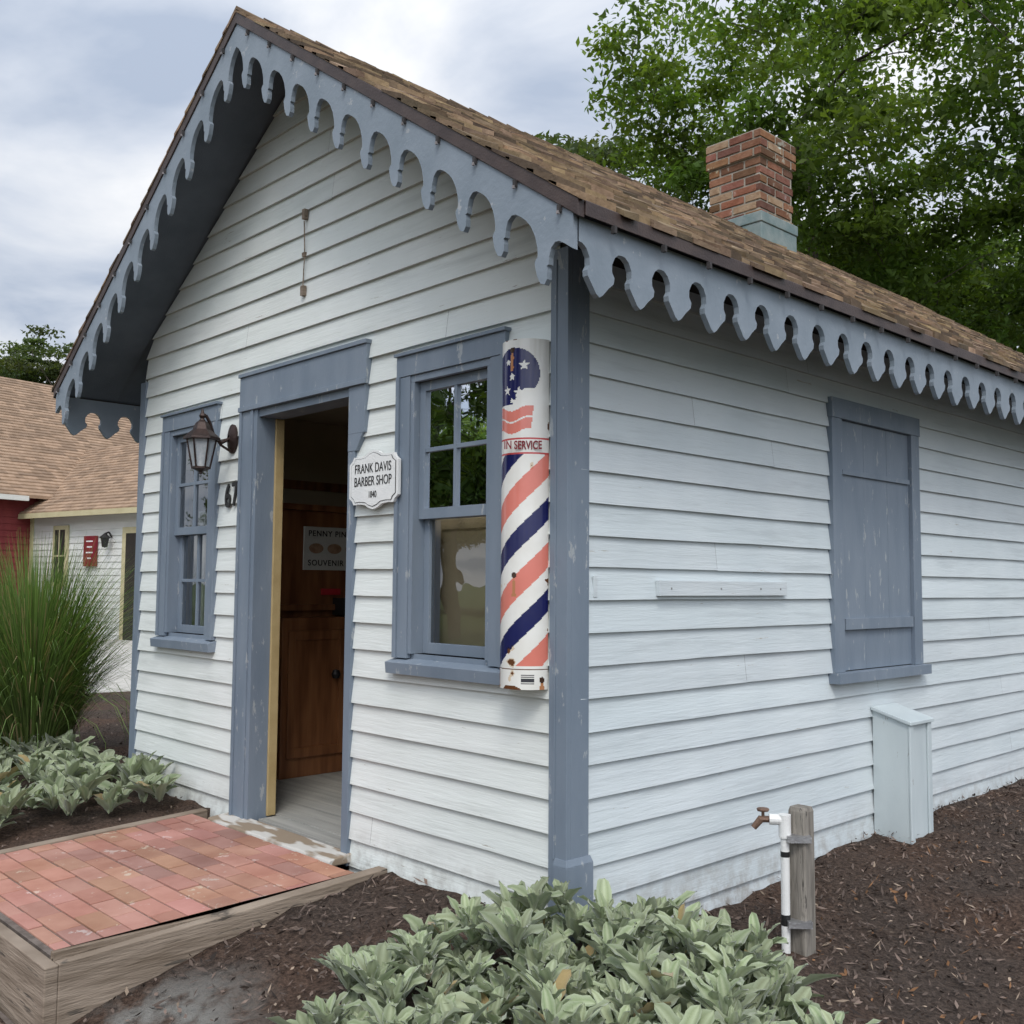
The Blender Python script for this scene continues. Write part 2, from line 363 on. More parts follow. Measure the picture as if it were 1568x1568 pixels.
mb.box(-W+.021,-W+.10,.131,LEN-.1,.0,2.32);mb.box(-.10,-.021,.131,LEN-.1,.0,2.32);mb.box(-W+.1,-.1,3.4,3.5,.0,2.32)
mb.build('interior_walls',M['iwall'],shop)
mb=MB();mb.box(-W+.02,-.02,.03,LEN-.05,2.321,2.36);mb.build('ceiling',M['iwall'],shop)
mb=MB()
for i in range(30):
    mb.box(-W+.101,-.101,.132+i*.11,.132+i*.11+.106,-.03,.0+random.uniform(-.001,.001))
mb.box(-2.17,-1.37,.02,.131,-.04,-.004)
mb.build('floor_boards',M['ifloor'],shop)
mb=MB();mb.box(-W+.101,-W+.12,.131,3.39,1.84,1.90);mb.box(-W+.101,-W+.125,2.2,3.39,.0,1.0);mb.build('picture_rail',M['wood'],shop)

mb=MB();t=M['trim']
def T(x0,x1,y0,y1,z0,z1): mb.box(x0,x1,y0,y1,z0,z1)
T(-.068,.020,-.024,.0,-.3,2.44);T(.0,.020,.0005,.094,-.3,2.44)
T(-.045,-.035,-.0275,-.0245,.22,2.40)
T(-.038,.031,-.032,-.0245,-.3,.20);T(.0205,.031,-.024,.108,-.3,.20)
mb.hexa([(-.038,-.032,.2005),(.031,-.032,.2005),(.031,-.0245,.2005),(-.038,-.0245,.2005),(-.034,-.0265,.225),(.024,-.0265,.225),(.024,-.0245,.225),(-.034,-.0245,.225)])
mb.hexa([(.0205,-.024,.2005),(.031,-.024,.2005),(.031,.108,.2005),(.0205,.108,.2005),(.0205,-.024,.225),(.023,-.024,.225),(.023,.10,.225),(.0205,.10,.225)])
T(-W-.018,-W+.055,-.022,.0,-.3,2.44);T(-W-.018,-W,.0005,.09,-.3,2.44)
T(-2.375,-2.2345,-.030,.0,-.06,2.10);T(-2.37,-2.35,-.040,-.0305,-.06,2.10);T(-2.262,-2.2345,-.036,-.0305,-.06,2.10)
T(-2.38,-1.225,-.034,.0,2.101,2.285);T(-2.385,-1.22,-.044,.0,2.286,2.305);T(-2.38,-1.225,-.044,-.0345,2.101,2.125)
T(-1.365,-1.235,-.030,.0,1.88,2.10)
mb.hexa([(-1.365,-.030,1.80),(-1.30,-.030,1.80),(-1.30,0,1.80),(-1.365,0,1.80),(-1.365,-.030,1.8795),(-1.25,-.030,1.8795),(-1.25,0,1.8795),(-1.365,0,1.8795)])
T(-1.365,-1.316,-.028,.0,-.06,1.7995)
T(-2.234,-2.201,-.028,.118,-.02,2.10);T(-1.364,-1.3305,.0005,.118,-.02,2.10);T(-2.2005,-1.3645,-.018,.118,2.061,2.0995)
G=[]
def window(xa,xb,za,zb,low):
    T(xa-.09,xa-.002,-.026,0,za-.02,zb+.03);T(xb+.002,xb+.09,-.026,0,za-.02,zb+.03)
    T(xa-.092,xb+.092,-.030,0,zb+.031,zb+.120);T(xa-.10,xb+.10,-.042,0,zb+.121,zb+.135)
    T(xa-.09,xa-.068,-.036,-.0265,za-.02,zb+.03);T(xb+.068,xb+.09,-.036,-.0265,za-.02,zb+.03)
    mb.hexa([(xa-.105,-.055,za-.085),(xb+.105,-.055,za-.085),(xb+.105,.0,za-.085),(xa-.105,0,za-.085),(xa-.105,-.06,za-.038),(xb+.105,-.06,za-.038),(xb+.105,0,za-.021),(xa-.105,0,za-.021)])
    T(xa,xb,.0005,.10,za-.04,za-.0)
    T(xa-.0015,xa+.022,-.02,.10,za,zb);T(xb-.022,xb+.0015,-.02,.10,za,zb);T(xa,xb,-.02,.10,zb+.0005,zb+.03)
    xi,xj=xa+.0225,xb-.0225;zm=(za+zb)/2-.01
    def sash(y,z0,z1,mu):
        T(xi,xi+.036,y,y+.03,z0,z1);T(xj-.036,xj,y,y+.03,z0,z1);T(xi+.0365,xj-.0365,y,y+.03,z1-.04,z1);T(xi+.0365,xj-.0365,y,y+.03,z0,z0+.045)
        if mu:
            xm=(xi+xj)/2;zc=(z0+z1)/2
            T(xm-.009,xm+.009,y+.002,y+.026,z0+.0455,z1-.0405)
            T(xi+.0365,xm-.0095,y+.003,y+.025,zc-.009,zc+.009);T(xm+.0095,xj-.0365,y+.003,y+.025,zc-.009,zc+.009)
        G.append((xi+.03,xj-.03,y+.014,z0+.03,z1-.03))
    sash(.012,zm,zb,True);sash(.045,za+.001,zm+.04,low)
window(*WR,False);window(*WL,True)
T2=lambda y0,y1,x0,x1,z0,z1: mb.box(x0,x1,y0,y1,z0,z1)
T2(1.85,1.945,.001,.034,.781,2.03);T2(2.705,2.80,.001,.034,.781,2.03);T2(1.845,2.805,.001,.038,2.031,2.13);T2(1.83,2.82,.001,.07,.73,.78)
for k in range(3):
    y0=1.947+k*.2525;T2(y0,y0+.2505,.001,.014+random.uniform(0,.001),.785,2.028)
T2(1.96,2.69,.0155,.034,.985,1.04);T2(1.96,2.69,.0155,.028,1.755,1.78)
mb.build('trim',t,shop,bevel=.003)
mb=MB();mb.box(-2.2005,-2.186,.078,.128,-.003,2.06);mb.box(-1.38,-1.3645,.095,.128,-.003,2.06);mb.build('door_stop',M['tan'],shop,bevel=.003)
mb=MB()
for (x0,x1,y,z0,z1) in G: mb.face([(x0,y,z0),(x1,y,z0),(x1,y,z1),(x0,y,z1)])
mb.build('window_glass',M['glass'],shop)
mb=MB();mb.box(WR[0]-.05,WR[1]+.05,.135,.15,.86,2.1);mb.box(WR[0]+.04,WR[1]-.04,.128,.1345,1.43,1.455);mb.build('window_blind',M['blind'],shop)
mb=MB()
for i in range(9):
    x=WL[0]-.02+i*.062;mb.box(x,x+.05,.14+.012*(i%2),.152+.012*(i%2),.86,1.62 if i%3 else 1.58)
mb.build('curtain',M['curtain'],shop)
mb=MB();mb.box(.014,.036,.49,1.42,1.155,1.215)
for y0 in(.56,.9,1.2,1.36): mb.box(.0365,.038,y0,y0+.008,1.18,1.188,(.4,.38,.36))
mb.box(.013,.020,.12,.14,1.15,1.23)
mb.build('wall_batten',M['sidS'],shop,bevel=.002)
mb=MB();mb.hexa([(-2.42,-.14,-.045),(-1.30,-.14,-.045),(-1.30,.0,-.045),(-2.42,.0,-.045),(-2.42,-.13,-.015),(-1.30,-.13,-.015),(-1.30,.0,-.004),(-2.42,.0,-.004)])
mb.build('threshold',pmat('worn_threshold',(.27,.21,.15),(.56,.54,.50),5,(.6,2,1),.8,.005,.8,lo=.46,hi=.52),shop,bevel=.006)

# roof
Y0,Y1=-.40,LEN+.40;XE=.425
def roofpt(side,x,y,dz): return (XC+side*x,y,ZR-SL*x+dz)
HX=XE-XC
mb=MB()
for s in(1,-1):
    mb.hexa([roofpt(s,.0005,Y0+.02,-.07),roofpt(s,HX-.03,Y0+.02,-.07),roofpt(s,HX-.03,Y1-.02,-.07),roofpt(s,.0005,Y1-.02,-.07),
             roofpt(s,.0005,Y0+.02,-.03),roofpt(s,HX-.03,Y0+.02,-.03),roofpt(s,HX-.03,Y1-.02,-.03),roofpt(s,.0005,Y1-.02,-.03)])
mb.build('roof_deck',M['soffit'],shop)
mb=MB()
for s in(1,-1):
    for ya,yb in((Y0-.010,Y0+.0195),(Y1-.0195,Y1+.010)):
        mb.hexa([roofpt(s,.0,ya,-.070),roofpt(s,HX,ya,-.070),roofpt(s,HX,yb,-.070),roofpt(s,.0,yb,-.070),
             roofpt(s,.0,ya,-.014),roofpt(s,HX,ya,-.014),roofpt(s,HX,yb,-.014),roofpt(s,.0,yb,-.014)])
    mb.hexa([roofpt(s,HX-.02,Y0+.02,-.060),roofpt(s,HX+.006,Y0+.02,-.060),roofpt(s,HX+.006,Y1-.02,-.060),roofpt(s,HX-.02,Y1-.02,-.060),
             roofpt(s,HX-.02,Y0+.02,-.012),roofpt(s,HX+.006,Y0+.02,-.012),roofpt(s,HX+.006,Y1-.02,-.012),roofpt(s,HX-.02,Y1-.02,-.012)])
mb.build('drip_edge',M['drip'],shop,bevel=.002)
mb=MB()
for s in(1,-1):
    for k in range(11):
        x=.12+k*.205;c=Vector(roofpt(s,x,Y0-.012,-.082));mb.obox(c,(.006,0,0),(0,.006,0),(0,0,.012));mb.obox(c-Vector((0,.006,.014)),(.004,0,0),(0,.004,0),(0,0,.005),(6,6,6))
for k in range(26):
    c=Vector(roofpt(1,HX+.010,Y0+.15+k*.26,-.072));mb.obox(c,(.008,0,0),(0,.006,0),(0,0,.012))
mb.build('light_clips',pmat('clip_plastic',(.03,.028,.028),(.05,.045,.045),attr=True,bs=0),shop)
mb=MB()
nr=int(math.hypot(HX,HX*SL)/.125)+1
du=HX/nr
for s in(1,-1):
    for r in range(nr+1):
        xe=HX+.012-r*du
        if xe<.03: continue
        xu=max(xe-du*1.35,0.004);y=Y0-.014-random.uniform(0,.1)
        while y<Y1+.01:
            w=random.uniform(.06,.17);ya=max(y,Y0-.014);yb=min(y+w-random.uniform(.003,.009),Y1+.008);y+=w
            if yb-ya<.01: continue
            j=random.uniform(-.018,.013);th=random.uniform(.011,.028)
            g=random.choice([.45,.65,.85,1,1.1,1.3,1.6])*random.uniform(.9,1.1);col=(g,g*random.uniform(.92,1.03),g*random.uniform(.85,1.05))
            lift=random.uniform(-.003,.009);l2=random.uniform(-.003,.009)
            mb.hexa([roofpt(s,xu,ya,-.014),roofpt(s,xe+j,ya,-.012),roofpt(s,xe+j,yb,-.012),roofpt(s,xu,yb,-.014),
                     roofpt(s,xu,ya,-.006),roofpt(s,xe+j,ya,-.010+th+lift),roofpt(s,xe+j,yb,-.010+th+l2),roofpt(s,xu,yb,-.006)],col)
y=Y0-.01
while y<Y1:
    g=random.uniform(.6,1.2)
    for s in(1,-1):
        mb.hexa([roofpt(s,0,y,.0),roofpt(s,.10,y,.0),roofpt(s,.10,y+.17,-.002),roofpt(s,0,y+.17,-.002),roofpt(s,0,y,.018),roofpt(s,.10,y,.016),roofpt(s,.10,y+.17,.006),roofpt(s,0,y+.17,.008)],(g,g,g))
    y+=.15
mb.build('shingle_roof',M['shingle'],shop)

PR=[(0,.186),(.12,.188),(.23,.199),(.32,.222),(.375,.255),(.385,.285),(.34,.300),(.315,.312),(.335,.330),(.375,.352),(.45,.368),(.54,.362),(.60,.338),(.605,.312),(.59,.296),(.635,.287),(.645,.262),(.69,.228),(.78,.200),(.88,.188),(1,.186)]
PE=[(0,.150),(.08,.152),(.17,.165),(.235,.19),(.24,.215),(.19,.232),(.20,.25),(.29,.275),(.38,.30),(.46,.31),(.54,.30),(.66,.275),(.80,.252),(.82,.232),(.76,.215),(.76,.19),(.83,.165),(.92,.152),(1,.150)]
mb=MB()
for (yf,yb) in((-.403,-.382),(LEN+.382,LEN+.403)):
    for s in(1,-1):
        Pp=.2
        for k in range(11):
            xa=max(.36-Pp*(k+1)-XC,0.0);xb=.36-Pp*k-XC
            jd=random.uniform(-.005,.005);ju=random.uniform(-.02,.02)
            prof=[(xa+(xb-xa)*(u+ju*sin(pi*u)),d+jd*max(0,min(1,(d-.19)/.1))) for u,d in PR]
            poly=[(xa,.071)]+prof+[(xb,.071)]
            mb.prism(poly,lambda u,v,tt,s=s:(XC+s*u,tt,ZR-SL*u-v),yf,yb,skip=(0,len(poly)-2))
        mb.prism([(2.185,.071),(2.185,.186),(2.222,.186),(2.222,.071)],lambda u,v,tt,s=s:(XC+s*u,tt,ZR-SL*u-v),yf,yb)
for s in(1,-1):
    y=-.38;Pp=.209;xo=HX-.025
    while y+Pp<LEN+.38:
        jd=random.uniform(-.005,.005);ju=random.uniform(-.02,.02)
        prof=[(y+Pp*(u+ju*sin(pi*u)),d+jd*max(0,min(1,(d-.16)/.1))) for u,d in PE];poly=[(y,.070)]+prof+[(y+Pp,.070)]
        mb.prism(poly,lambda u,v,tt,s=s:(XC+s*tt,u,ZR-SL*HX-v+.012),xo-.022,xo,skip=(0,len(poly)-2))
        y+=Pp
mb.build('scalloped_vergeboard',M['fasc'],shop)
mb=MB()
for s in(1,-1):
    mb.hexa([roofpt(s,.0005,Y0+.022,-.082),roofpt(s,HX-.052,Y0+.022,-.082),roofpt(s,HX-.052,-.026,-.082),roofpt(s,.0005,-.026,-.082),
             roofpt(s,.0005,Y0+.022,-.0705),roofpt(s,HX-.052,Y0+.022,-.0705),roofpt(s,HX-.052,-.026,-.0705),roofpt(s,.0005,-.026,-.0705)])
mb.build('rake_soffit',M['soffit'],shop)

# chimney
mb=MB();cx0,cx1,cy0,cy1=-2.06,-1.60,3.80,4.26
mb.box(cx0+.006,cx1-.006,cy0+.006,cy1-.006,3.5,4.60,mi=1)
z=3.98;k=0
while z<4.60:
    ex=.0 if z<4.44 else .018
    off=.0 if k%2 else .11
    for face in range(4):
        ln=.46+2*ex;p=-off
        while p<ln:
            a=max(p,0);b=min(p+.202,ln);p+=.22
            if b-a<.03: continue
            g=random.uniform(.55,1.4);col=(g,g*random.uniform(.8,1.1),g*random.uniform(.75,1.1))
            if random.random()<.2: col=(1.6,2.2,2.4)
            z1=z+.053;o=random.uniform(0,.003)
            x0,x1,y0,y1=cx0-ex,cx1+ex,cy0-ex,cy1+ex
            if face==0: mb.box(x0+a,x0+b,y0-o,y0+.05,z,z1,col)
            if face==2: mb.box(x0+a,x0+b,y1-.05,y1+o,z,z1,col)
            if face==1: mb.box(x1-.05,x1+o+.001,y0+a+.004,y0+b,z,z1,col)
            if face==3: mb.box(x0-o-.001,x0+.05,y0+a+.004,y0+b,z,z1,col)
    if ex: mb.box(cx0-.012,cx1+.012,cy0-.012,cy1+.012,z-.004,z+.064,mi=1)
    z+=.068;k+=1
mb.box(cx0+.02,cx1-.02,cy0+.02,cy1-.02,4.6005,4.63,mi=1)
mb.build('chimney',[M['brick'],M['mortar']],shop,bevel=.003)
mb=MB()
mb.box(cx0-.02,cx1+.02,cy0-.02,cy1+.02,3.55,3.9295)
mb.box(cx0-.028,cx1+.028,cy0-.028,cy1+.028,3.93,4.01)
mb.build('chimney_flashing',M['flash'],shop,bevel=.006)

# cabinet & signs inside
cab=empty('penny_press_cabinet')
mb=MB()
mb.box(-3.50,-3.12,.62,2.1,.0,1.66);mb.box(-3.52,-3.08,.60,2.12,1.661,1.70);mb.box(-3.12,-3.07,.60,2.12,1.02,1.06)
mb.box(-3.12,-2.98,.62,2.1,.0,.98)
for y0 in(.66,1.15,1.64):
    z0,z1=.12,.90
    mb.box(-2.98,-2.965,y0,y0+.05,z0,z1);mb.box(-2.98,-2.965,y0+.37,y0+.42,z0,z1);mb.box(-2.98,-2.965,y0+.0505,y0+.3695,z0,z0+.06);mb.box(-2.98,-2.965,y0+.0505,y0+.3695,z1-.06,z1)
mb.build('body',M['wood'],cab,bevel=.004)
mb=MB();mb.box(-3.12,-3.108,.84,1.42,1.28,1.56);mb.build('souvenir_board',M['signgrey'],cab,bevel=.002)
mb=MB()
for i in range(4): 
    k=len(mb.v);mb.lathe((0,0,0),[(0,0),(.055,0)],16)
    for q in range(k,len(mb.v)):
        v=mb.v[q];mb.v[q]=(-3.105,.93+i*.14+v[0],1.42+v[1]*.6)
mb.build('coin_pictures',pmat('coin_print',(.30,.17,.10),(.42,.28,.18),30,bs=0),cab,recalc=False)
mb=MB();mb.box(-3.118,-3.10,.98,1.12,1.12,1.16);mb.box(-3.118,-3.10,1.18,1.3,1.10,1.16);mb.build('labels',pmat('label_red',(.45,.02,.03),(.5,.03,.04),bs=0),cab)
mb=MB();mb.lathe((-2.955,1.0,.62),[(0,.03),(.02,.025),(.03,0),(.02,-.025),(0,-.03)],12);mb.box(-3.1,-2.97,1.06,1.2,.99,1.10);mb.build('coin_slot',M['black'],cab)
def text(body,size,loc,rot,mat,parent,name,align='CENTER',ext=.0008,sp=1,sx=1):
    cu=bpy.data.curves.new(name,'FONT');cu.body=body;cu.size=size;cu.align_x=align;cu.align_y='CENTER';cu.extrude=ext;cu.space_character=sp;cu.materials.append(mat)
    o=bpy.data.objects.new(name,cu);o.location=loc;o.rotation_euler=rot;o.scale=(sx,1,1);link(o,parent);return o
FR=(pi/2,0,0);SR=(pi/2,0,pi/2)
for z_,s_ in((1.515,'PENNY PINCHER'),(1.325,'SOUVENIR COINS')):
    o=text(s_,.052,(-3.106,.87,z_),SR,M['darkin'],cab,'lettering','LEFT',sp=1.15);o.data.offset=.0008

# name plaque
sg=empty('shop_name_sign')
PX,PZ=-1.135,1.655
def plaque(sc,y0,y1,mat,nm):
    q=[(.172,0),(.172,.072),(.150,.086),(.140,.102),(.105,.100),(.06,.104),(.03,.118),(0,.125)]
    full=q+[(-x,z) for x,z in q[-2::-1]][:]
    full+= [(-x,-z) for x,z in q[1:]]+[(x,-z) for x,z in q[-2:0:-1]]
    mb=MB();mb.prism([(x*sc,z*sc) for x,z in full],lambda u,v,t:(PX+u,t,PZ+v),y0,y1)
    mb.build(nm,mat,sg)
plaque(1.06,-.050,-.036,M['white'],'plaque');plaque(.97,-.0515,-.0505,M['black'],'border');plaque(.95,-.053,-.052,M['white'],'panel')
mb=MB();mb.box(PX-.04,PX+.04,-.0355,-.004,1.60,1.70);mb.build('mount',M['white'],sg)
for s,z,b in((.060,.050,'FRANK DAVIS'),(.060,-.008,'BARBER SHOP'),(.042,-.068,'1840')): text(b,s,(PX,-.054,PZ+z),FR,M['black'],sg,'lettering',sx=.74)
hn=empty('house_number')
for b,dx,dz in(('6',-.038,0),('7',.040,.008)):
    cu=text(b,.175,(-2.465+dx,-.022,1.655+dz),(pi/2,radians(-3),0),M['black'],hn,'digit',ext=.005,sx=.72);cu.data.offset=.003

# barber pole sign
bp=empty('barber_pole_sign')
r=.104;xc=-.184;z0,z1=.815,2.105;na,nz=80,380
navy=(.010,.012,.085);wht=(.76,.75,.71);sal=(.66,.20,.155);rust=(.12,.045,.018)
V=[];Cc=[]
star=[(cos(pi/2+i*pi/5)*(1 if i%2==0 else .42),sin(pi/2+i*pi/5)*(1 if i%2==0 else .42)) for i in range(10)]
def inpoly(x,y,P):
    c=False;j=len(P)-1
    for i in range(len(P)):
        if (P[i][1]>y)!=(P[j][1]>y) and x<(P[j][0]-P[i][0])*(y-P[i][1])/(P[j][1]-P[i][1])+P[i][0]: c=not c
        j=i
    return c
stars=[(.225,2.005,.022),(.155,2.02,.016),(.175,1.965,.018),(.15,1.915,.020),(.205,1.905,.024),(.175,1.875,.012)]
for i in range(na):
    t0=pi+pi*i/na;t1=pi+pi*(i+1)/na
    s=(i+.5)/na*pi*r
    for k in range(nz):
        za=z0+(z1-z0)*k/nz;zb=z0+(z1-z0)*(k+1)/nz;z=(za+zb)/2
        sr=s/(pi*r)
        if z>1.735:
            c=wht
            if math.hypot((s-.18)/.105,(z-1.975)/.098)<1 or (s<.18 and 1.86<z<2.05): c=navy
            if math.hypot((s-.245)/.055,(z-1.865)/.055)<1 and z<1.93: c=wht
            if z<=1.862:
                w=.010*sin(s*45)
                c=sal if (z+w>1.76 and z+w<1.845 and s<.262-(1.86-z)*.1 and not(.800<z+w-1.0<.806)) else wht
            for sx_,sz_,sr_ in stars:
                if c==navy and sr_ and abs(s-sx_)<sr_ and abs(z-sz_)<sr_ and inpoly((s-sx_)/sr_,(z-sz_)/sr_,star): c=wht
        elif z>1.675:
            c=wht
            if z>1.729 or z<1.681: c=(.5,.07,.07)
        elif z>.90:
            q=(z-s*.95-.790)/.335
            q=q-math.floor(q)
            c=navy if q<.25 else wht if q<.48 else sal if q<.76 else wht
        else:
            c=wht
            if .885<z<.890: c=rust
            if .835<z<.868 and .22<s<.27 and int(z*400)%3: c=(.05,.05,.06)
        n1=mnoise.noise((s*14,z*7,2))+.5*mnoise.noise((s*45,z*40,7))
        edge=min(sr,1-sr,(z-z0)*3,(z1-z)*5)
        if n1>.80 or (edge<.045 and n1>.10+edge*7): c=rust
        elif n1>.68: c=(c[0]*.85,c[1]*.7,c[2]*.55)
        for hx,hz in((.175,2.065),(.19,1.23),(.10,.90),(.30,.85)):
            dd=math.hypot(s-hx,z-hz)
            if dd<.011: c=(.05,.025,.015)
            elif z<hz and hz-z<.08 and abs(s-hx)<.007*(1+mnoise.noise((z*30,0,0))): c=(.45,.2,.09)
        V.append([(xc+r*cos(t0),-.018+r*sin(t0),za),(xc+r*cos(t1),-.018+r*sin(t1),za),(xc+r*cos(t1),-.018+r*sin(t1),zb),(xc+r*cos(t0),-.018+r*sin(t0),zb)]);Cc.append(c)
M['enamel']=pmat('porcelain_enamel',(1,1,1),(.93,.92,.9),10,rough=.16,attr=True,bd=.001,bs=.3,spec=.6,fine=25)
o=quads_mesh('enamel_panel',np.array(V),np.array(Cc),M['enamel'],bp)
mb=MB()
mb.prism([(xc+r*.985*cos(pi+pi*i/24),-.018+r*.985*sin(pi+pi*i/24)) for i in range(25)],lambda u,v,t:(u,v,t),z0+.004,z1-.004);mb.build('backing',M['white'],bp)
a=radians(-48);rr=r+.0015
o=text('IN SERVICE',.043,(xc+rr*cos(a)*1.0-.012,-.018+rr*sin(a)-.012,1.705),(pi/2,0,a+pi/2),M['sred'],bp,'lettering',sx=.66);o.data.offset=.001

# wall lantern
ln=empty('wall_lantern');mb=MB()
lx,ly,lz=-2.47,-.20,1.86;Q=.055
mb.lathe((0,0,0),[(0,0),(.05,0),(.05,.012),(.032,.022),(.012,.03)],16)
for q in range(len(mb.v)): v=mb.v[q];mb.v[q]=(lx+v[0],-.016-v[2],1.97+v[1]*1.6)
pts=[(lx,-.04,1.97),(lx,-.09,1.94),(lx,-.13,1.97),(lx,-.155,2.04),(lx,-.18,2.08),(lx,-.20,2.075)]
for i in range(5): mb.tube(pts[i],pts[i+1],.009,.009,8)
mb.tube((lx,-.03,1.90),(lx,-.09,1.93),.007,.007,6);mb.tube((lx,-.09,1.93),(lx,-.13,1.98),.007,.007,6)
mb.lathe((lx,ly,Q),[(.0,2.06),(.006,2.05),(.010,2.035),(.018,2.02),(.010,2.005),(.016,1.995),(.03,1.985),(.042,1.965),(.048,1.945),(.094,1.905),(.096,1.893),(.072,1.892)],6)
mb.lathe((lx,ly,Q),[(.0,1.708),(.012,1.712),(.010,1.722),(.042,1.735),(.05,1.737),(.05,1.748),(0,1.749)],6)
for i in range(6):
    t_=2*pi*i/6;mb.tube((lx+.045*cos(t_),ly+.045*sin(t_),1.742+Q),(lx+.075*cos(t_),ly+.075*sin(t_),1.895+Q),.005,.005,6)
mb.build('frame',M['iron'],ln,smooth=False)
mb=MB();mb.lathe((lx,ly,Q),[(.043,1.75),(.072,1.891)],6)
gm2,nt,p=newmat('seeded_glass');p.inputs['Roughness'].default_value=.15;p.inputs['Alpha'].default_value=.5
c=mixc(nt,ramp(nt,noise(nt,40),.3,.7),(.45,.5,.55),(.65,.68,.7));nt.links.new(c,p.inputs['Base Color'])
mb.build('panes',gm2,ln)
mb=MB();mb.tube((lx,ly,1.75+Q),(lx,ly,1.84+Q),.013,.013,10);mb.build('candle',M['white'],ln)

mb=MB()
for z in(3.03,2.64): mb.box(-1.80,-1.775,-.035,-.014,z-.02,z+.03)
mb.tube((-1.787,-.028,3.0),(-1.780,-.026,2.83),.003,.003,5);mb.tube((-1.780,-.026,2.83),(-1.79,-.026,2.66),.003,.003,5)
mb.box(-1.80,-1.775,-.03,-.014,2.82,2.84)
mb.build('gable_cable_cleats',M['timber'],shop)

ub=empty('meter_box_cover')
mb=MB()
mb.hexa([(.017,2.24,-.4),(.205,2.24,-.4),(.205,2.47,-.4),(.017,2.47,-.4),(.017,2.24,.575),(.205,2.24,.52),(.205,2.47,.52),(.017,2.47,.575)])
mb.box(.2055,.2165,2.235,2.275,-.4,.515);mb.box(.2055,.2165,2.435,2.475,-.4,.515)
M['boxp']=pmat('pale_blue_grey_paint',(.47,.53,.545),(.54,.60,.61),5,(1,1,.3),.5,.003,.5,chip=.67,chipc=(.3,.3,.28),chips=18,fine=50)
mb.build('box',M['boxp'],ub,bevel=.003)
mb=MB();mb.hexa([(.017,2.225,.5755),(.225,2.225,.515),(.225,2.49,.515),(.017,2.49,.5755),(.017,2.225,.594),(.225,2.225,.533),(.225,2.49,.533),(.017,2.49,.594)]);mb.build('lid',M['boxp'],ub,bevel=.003)

# wooden post + pvc standpipe
po=empty('wooden_post');pxx,pyy=.46,.80
zgp=float(zg(pxx,pyy))
mb=MB()
rgs=[(zgp-.1,.037),(zgp+.15,.037),(zgp+.4,.036),(zgp+.525,.035),(zgp+.54,.031)]
pts=[(x,y) for x,y in((-1,-.85),(-.85,-1),(.85,-1),(1,-.85),(1,.85),(.85,1),(-.85,1),(-1,.85))]
for i in range(len(rgs)-1):
    z0_,r0=rgs[i];z1_,r1=rgs[i+1]
    for q in range(8):
        a0=pts[q];a1=pts[(q+1)%8]
        mb.face([(pxx+a0[0]*r0,pyy+a0[1]*r0,z0_),(pxx+a1[0]*r0,pyy+a1[1]*r0,z0_),(pxx+a1[0]*r1,pyy+a1[1]*r1,z1_),(pxx+a0[0]*r1,pyy+a0[1]*r1,z1_)])
mb.face([(pxx+a[0]*.031,pyy+a[1]*.031,rgs[-1][0]) for a in pts])
mb.build('post',M['timberend'],po)
sp=empty('garden_standpipe');sx_,sy_=.43,.735
mb=MB();mb.tube((sx_,sy_,zgp-.05),(sx_,sy_,zgp+.47),.0165,.0165,16);mb.tube((sx_,sy_,zgp+.43),(sx_,sy_,zgp+.515),.023,.023,16);mb.tube((sx_+.005,sy_+.005,zgp+.495),(sx_-.045,sy_-.035,zgp+.495),.02,.02,14)
mb.build('pipe',M['pvc'],sp,smooth=False)
mb=MB();mb.tube((sx_-.04,sy_-.03,zgp+.495),(sx_-.075,sy_-.06,zgp+.495),.012,.012,10);mb.tube((sx_-.068,sy_-.055,zgp+.495),(sx_-.09,sy_-.07,zgp+.462),.014,.012,10)
mb.tube((sx_-.062,sy_-.05,zgp+.50),(sx_-.062,sy_-.05,zgp+.53),.006,.006,8);mb.lathe((sx_-.062,sy_-.05,zgp+.525),[(0,0),(.022,0),(.024,.006),(.022,.010),(0,.011)],9)
mb.build('spigot',M['brass'],sp)
mb=MB()
for z in(.12,.43): mb.obox((pxx-.012,pyy-.018,zgp+z),(.045*.7,.045*.7,0),(.04,-.04,0),(0,0,.012))
mb.build('straps',M['steel'],sp)
mb=MB()
for z in(.11,.13,.36): mb.lathe((sx_,sy_,zgp+z),[(.0172,0),(.0172,.02)],14)
mb.build('tape',M['black'],sp)

# ------------------------------------------------------------------ brick ramp
rp=empty('brick_ramp')
RX0,RX1,RY=-2.60,-1.03,-1.38
rz=lambda y:-.012+.048*y
mb=MB();mt=MB()
a0,a1,b0=RX0+.02,RX1-.02,RY+.02
mt.hexa([(a0,b0,-.5),(a1,b0,-.5),(a1,-.142,-.5),(a0,-.142,-.5),(a0,b0,rz(b0)-.007),(a1,b0,rz(b0)-.007),(a1,-.142,rz(-.142)-.007),(a0,-.142,rz(-.142)-.007)])
mt.build('bed',M['sand'],rp)
y=-.145;k=0
while y>RY+.045:
    ya=y-.098;x=RX0+.045-(.1 if k%2 else 0)
    while x<RX1-.045:
        a=max(x,RX0+.045);b=min(x+.198,RX1-.045);x+=.203
        if b-a<.02: continue
        g=random.uniform(.86,1.14);col=(g,g*random.uniform(.92,1.08),g*random.uniform(.90,1.09))
        if random.random()<.16: col=(g*.78,g*.82,g*.90)
        h=random.uniform(-.002,.002);tl=random.uniform(-.0015,.0015);yy=max(ya,RY+.045)
        mb.hexa([(a,yy,rz(yy)-.03),(b,yy,rz(yy)-.03),(b,y-.003,rz(y)-.03),(a,y-.003,rz(y)-.03),(a,yy,rz(yy)+h),(b,yy,rz(yy)+h+tl),(b,y-.003,rz(y)+h+tl),(a,y-.003,rz(y)+h)],col)
    y-=.103;k+=1
mb.build('pavers',M['paver'],rp,bevel=.003)
mb=MB()
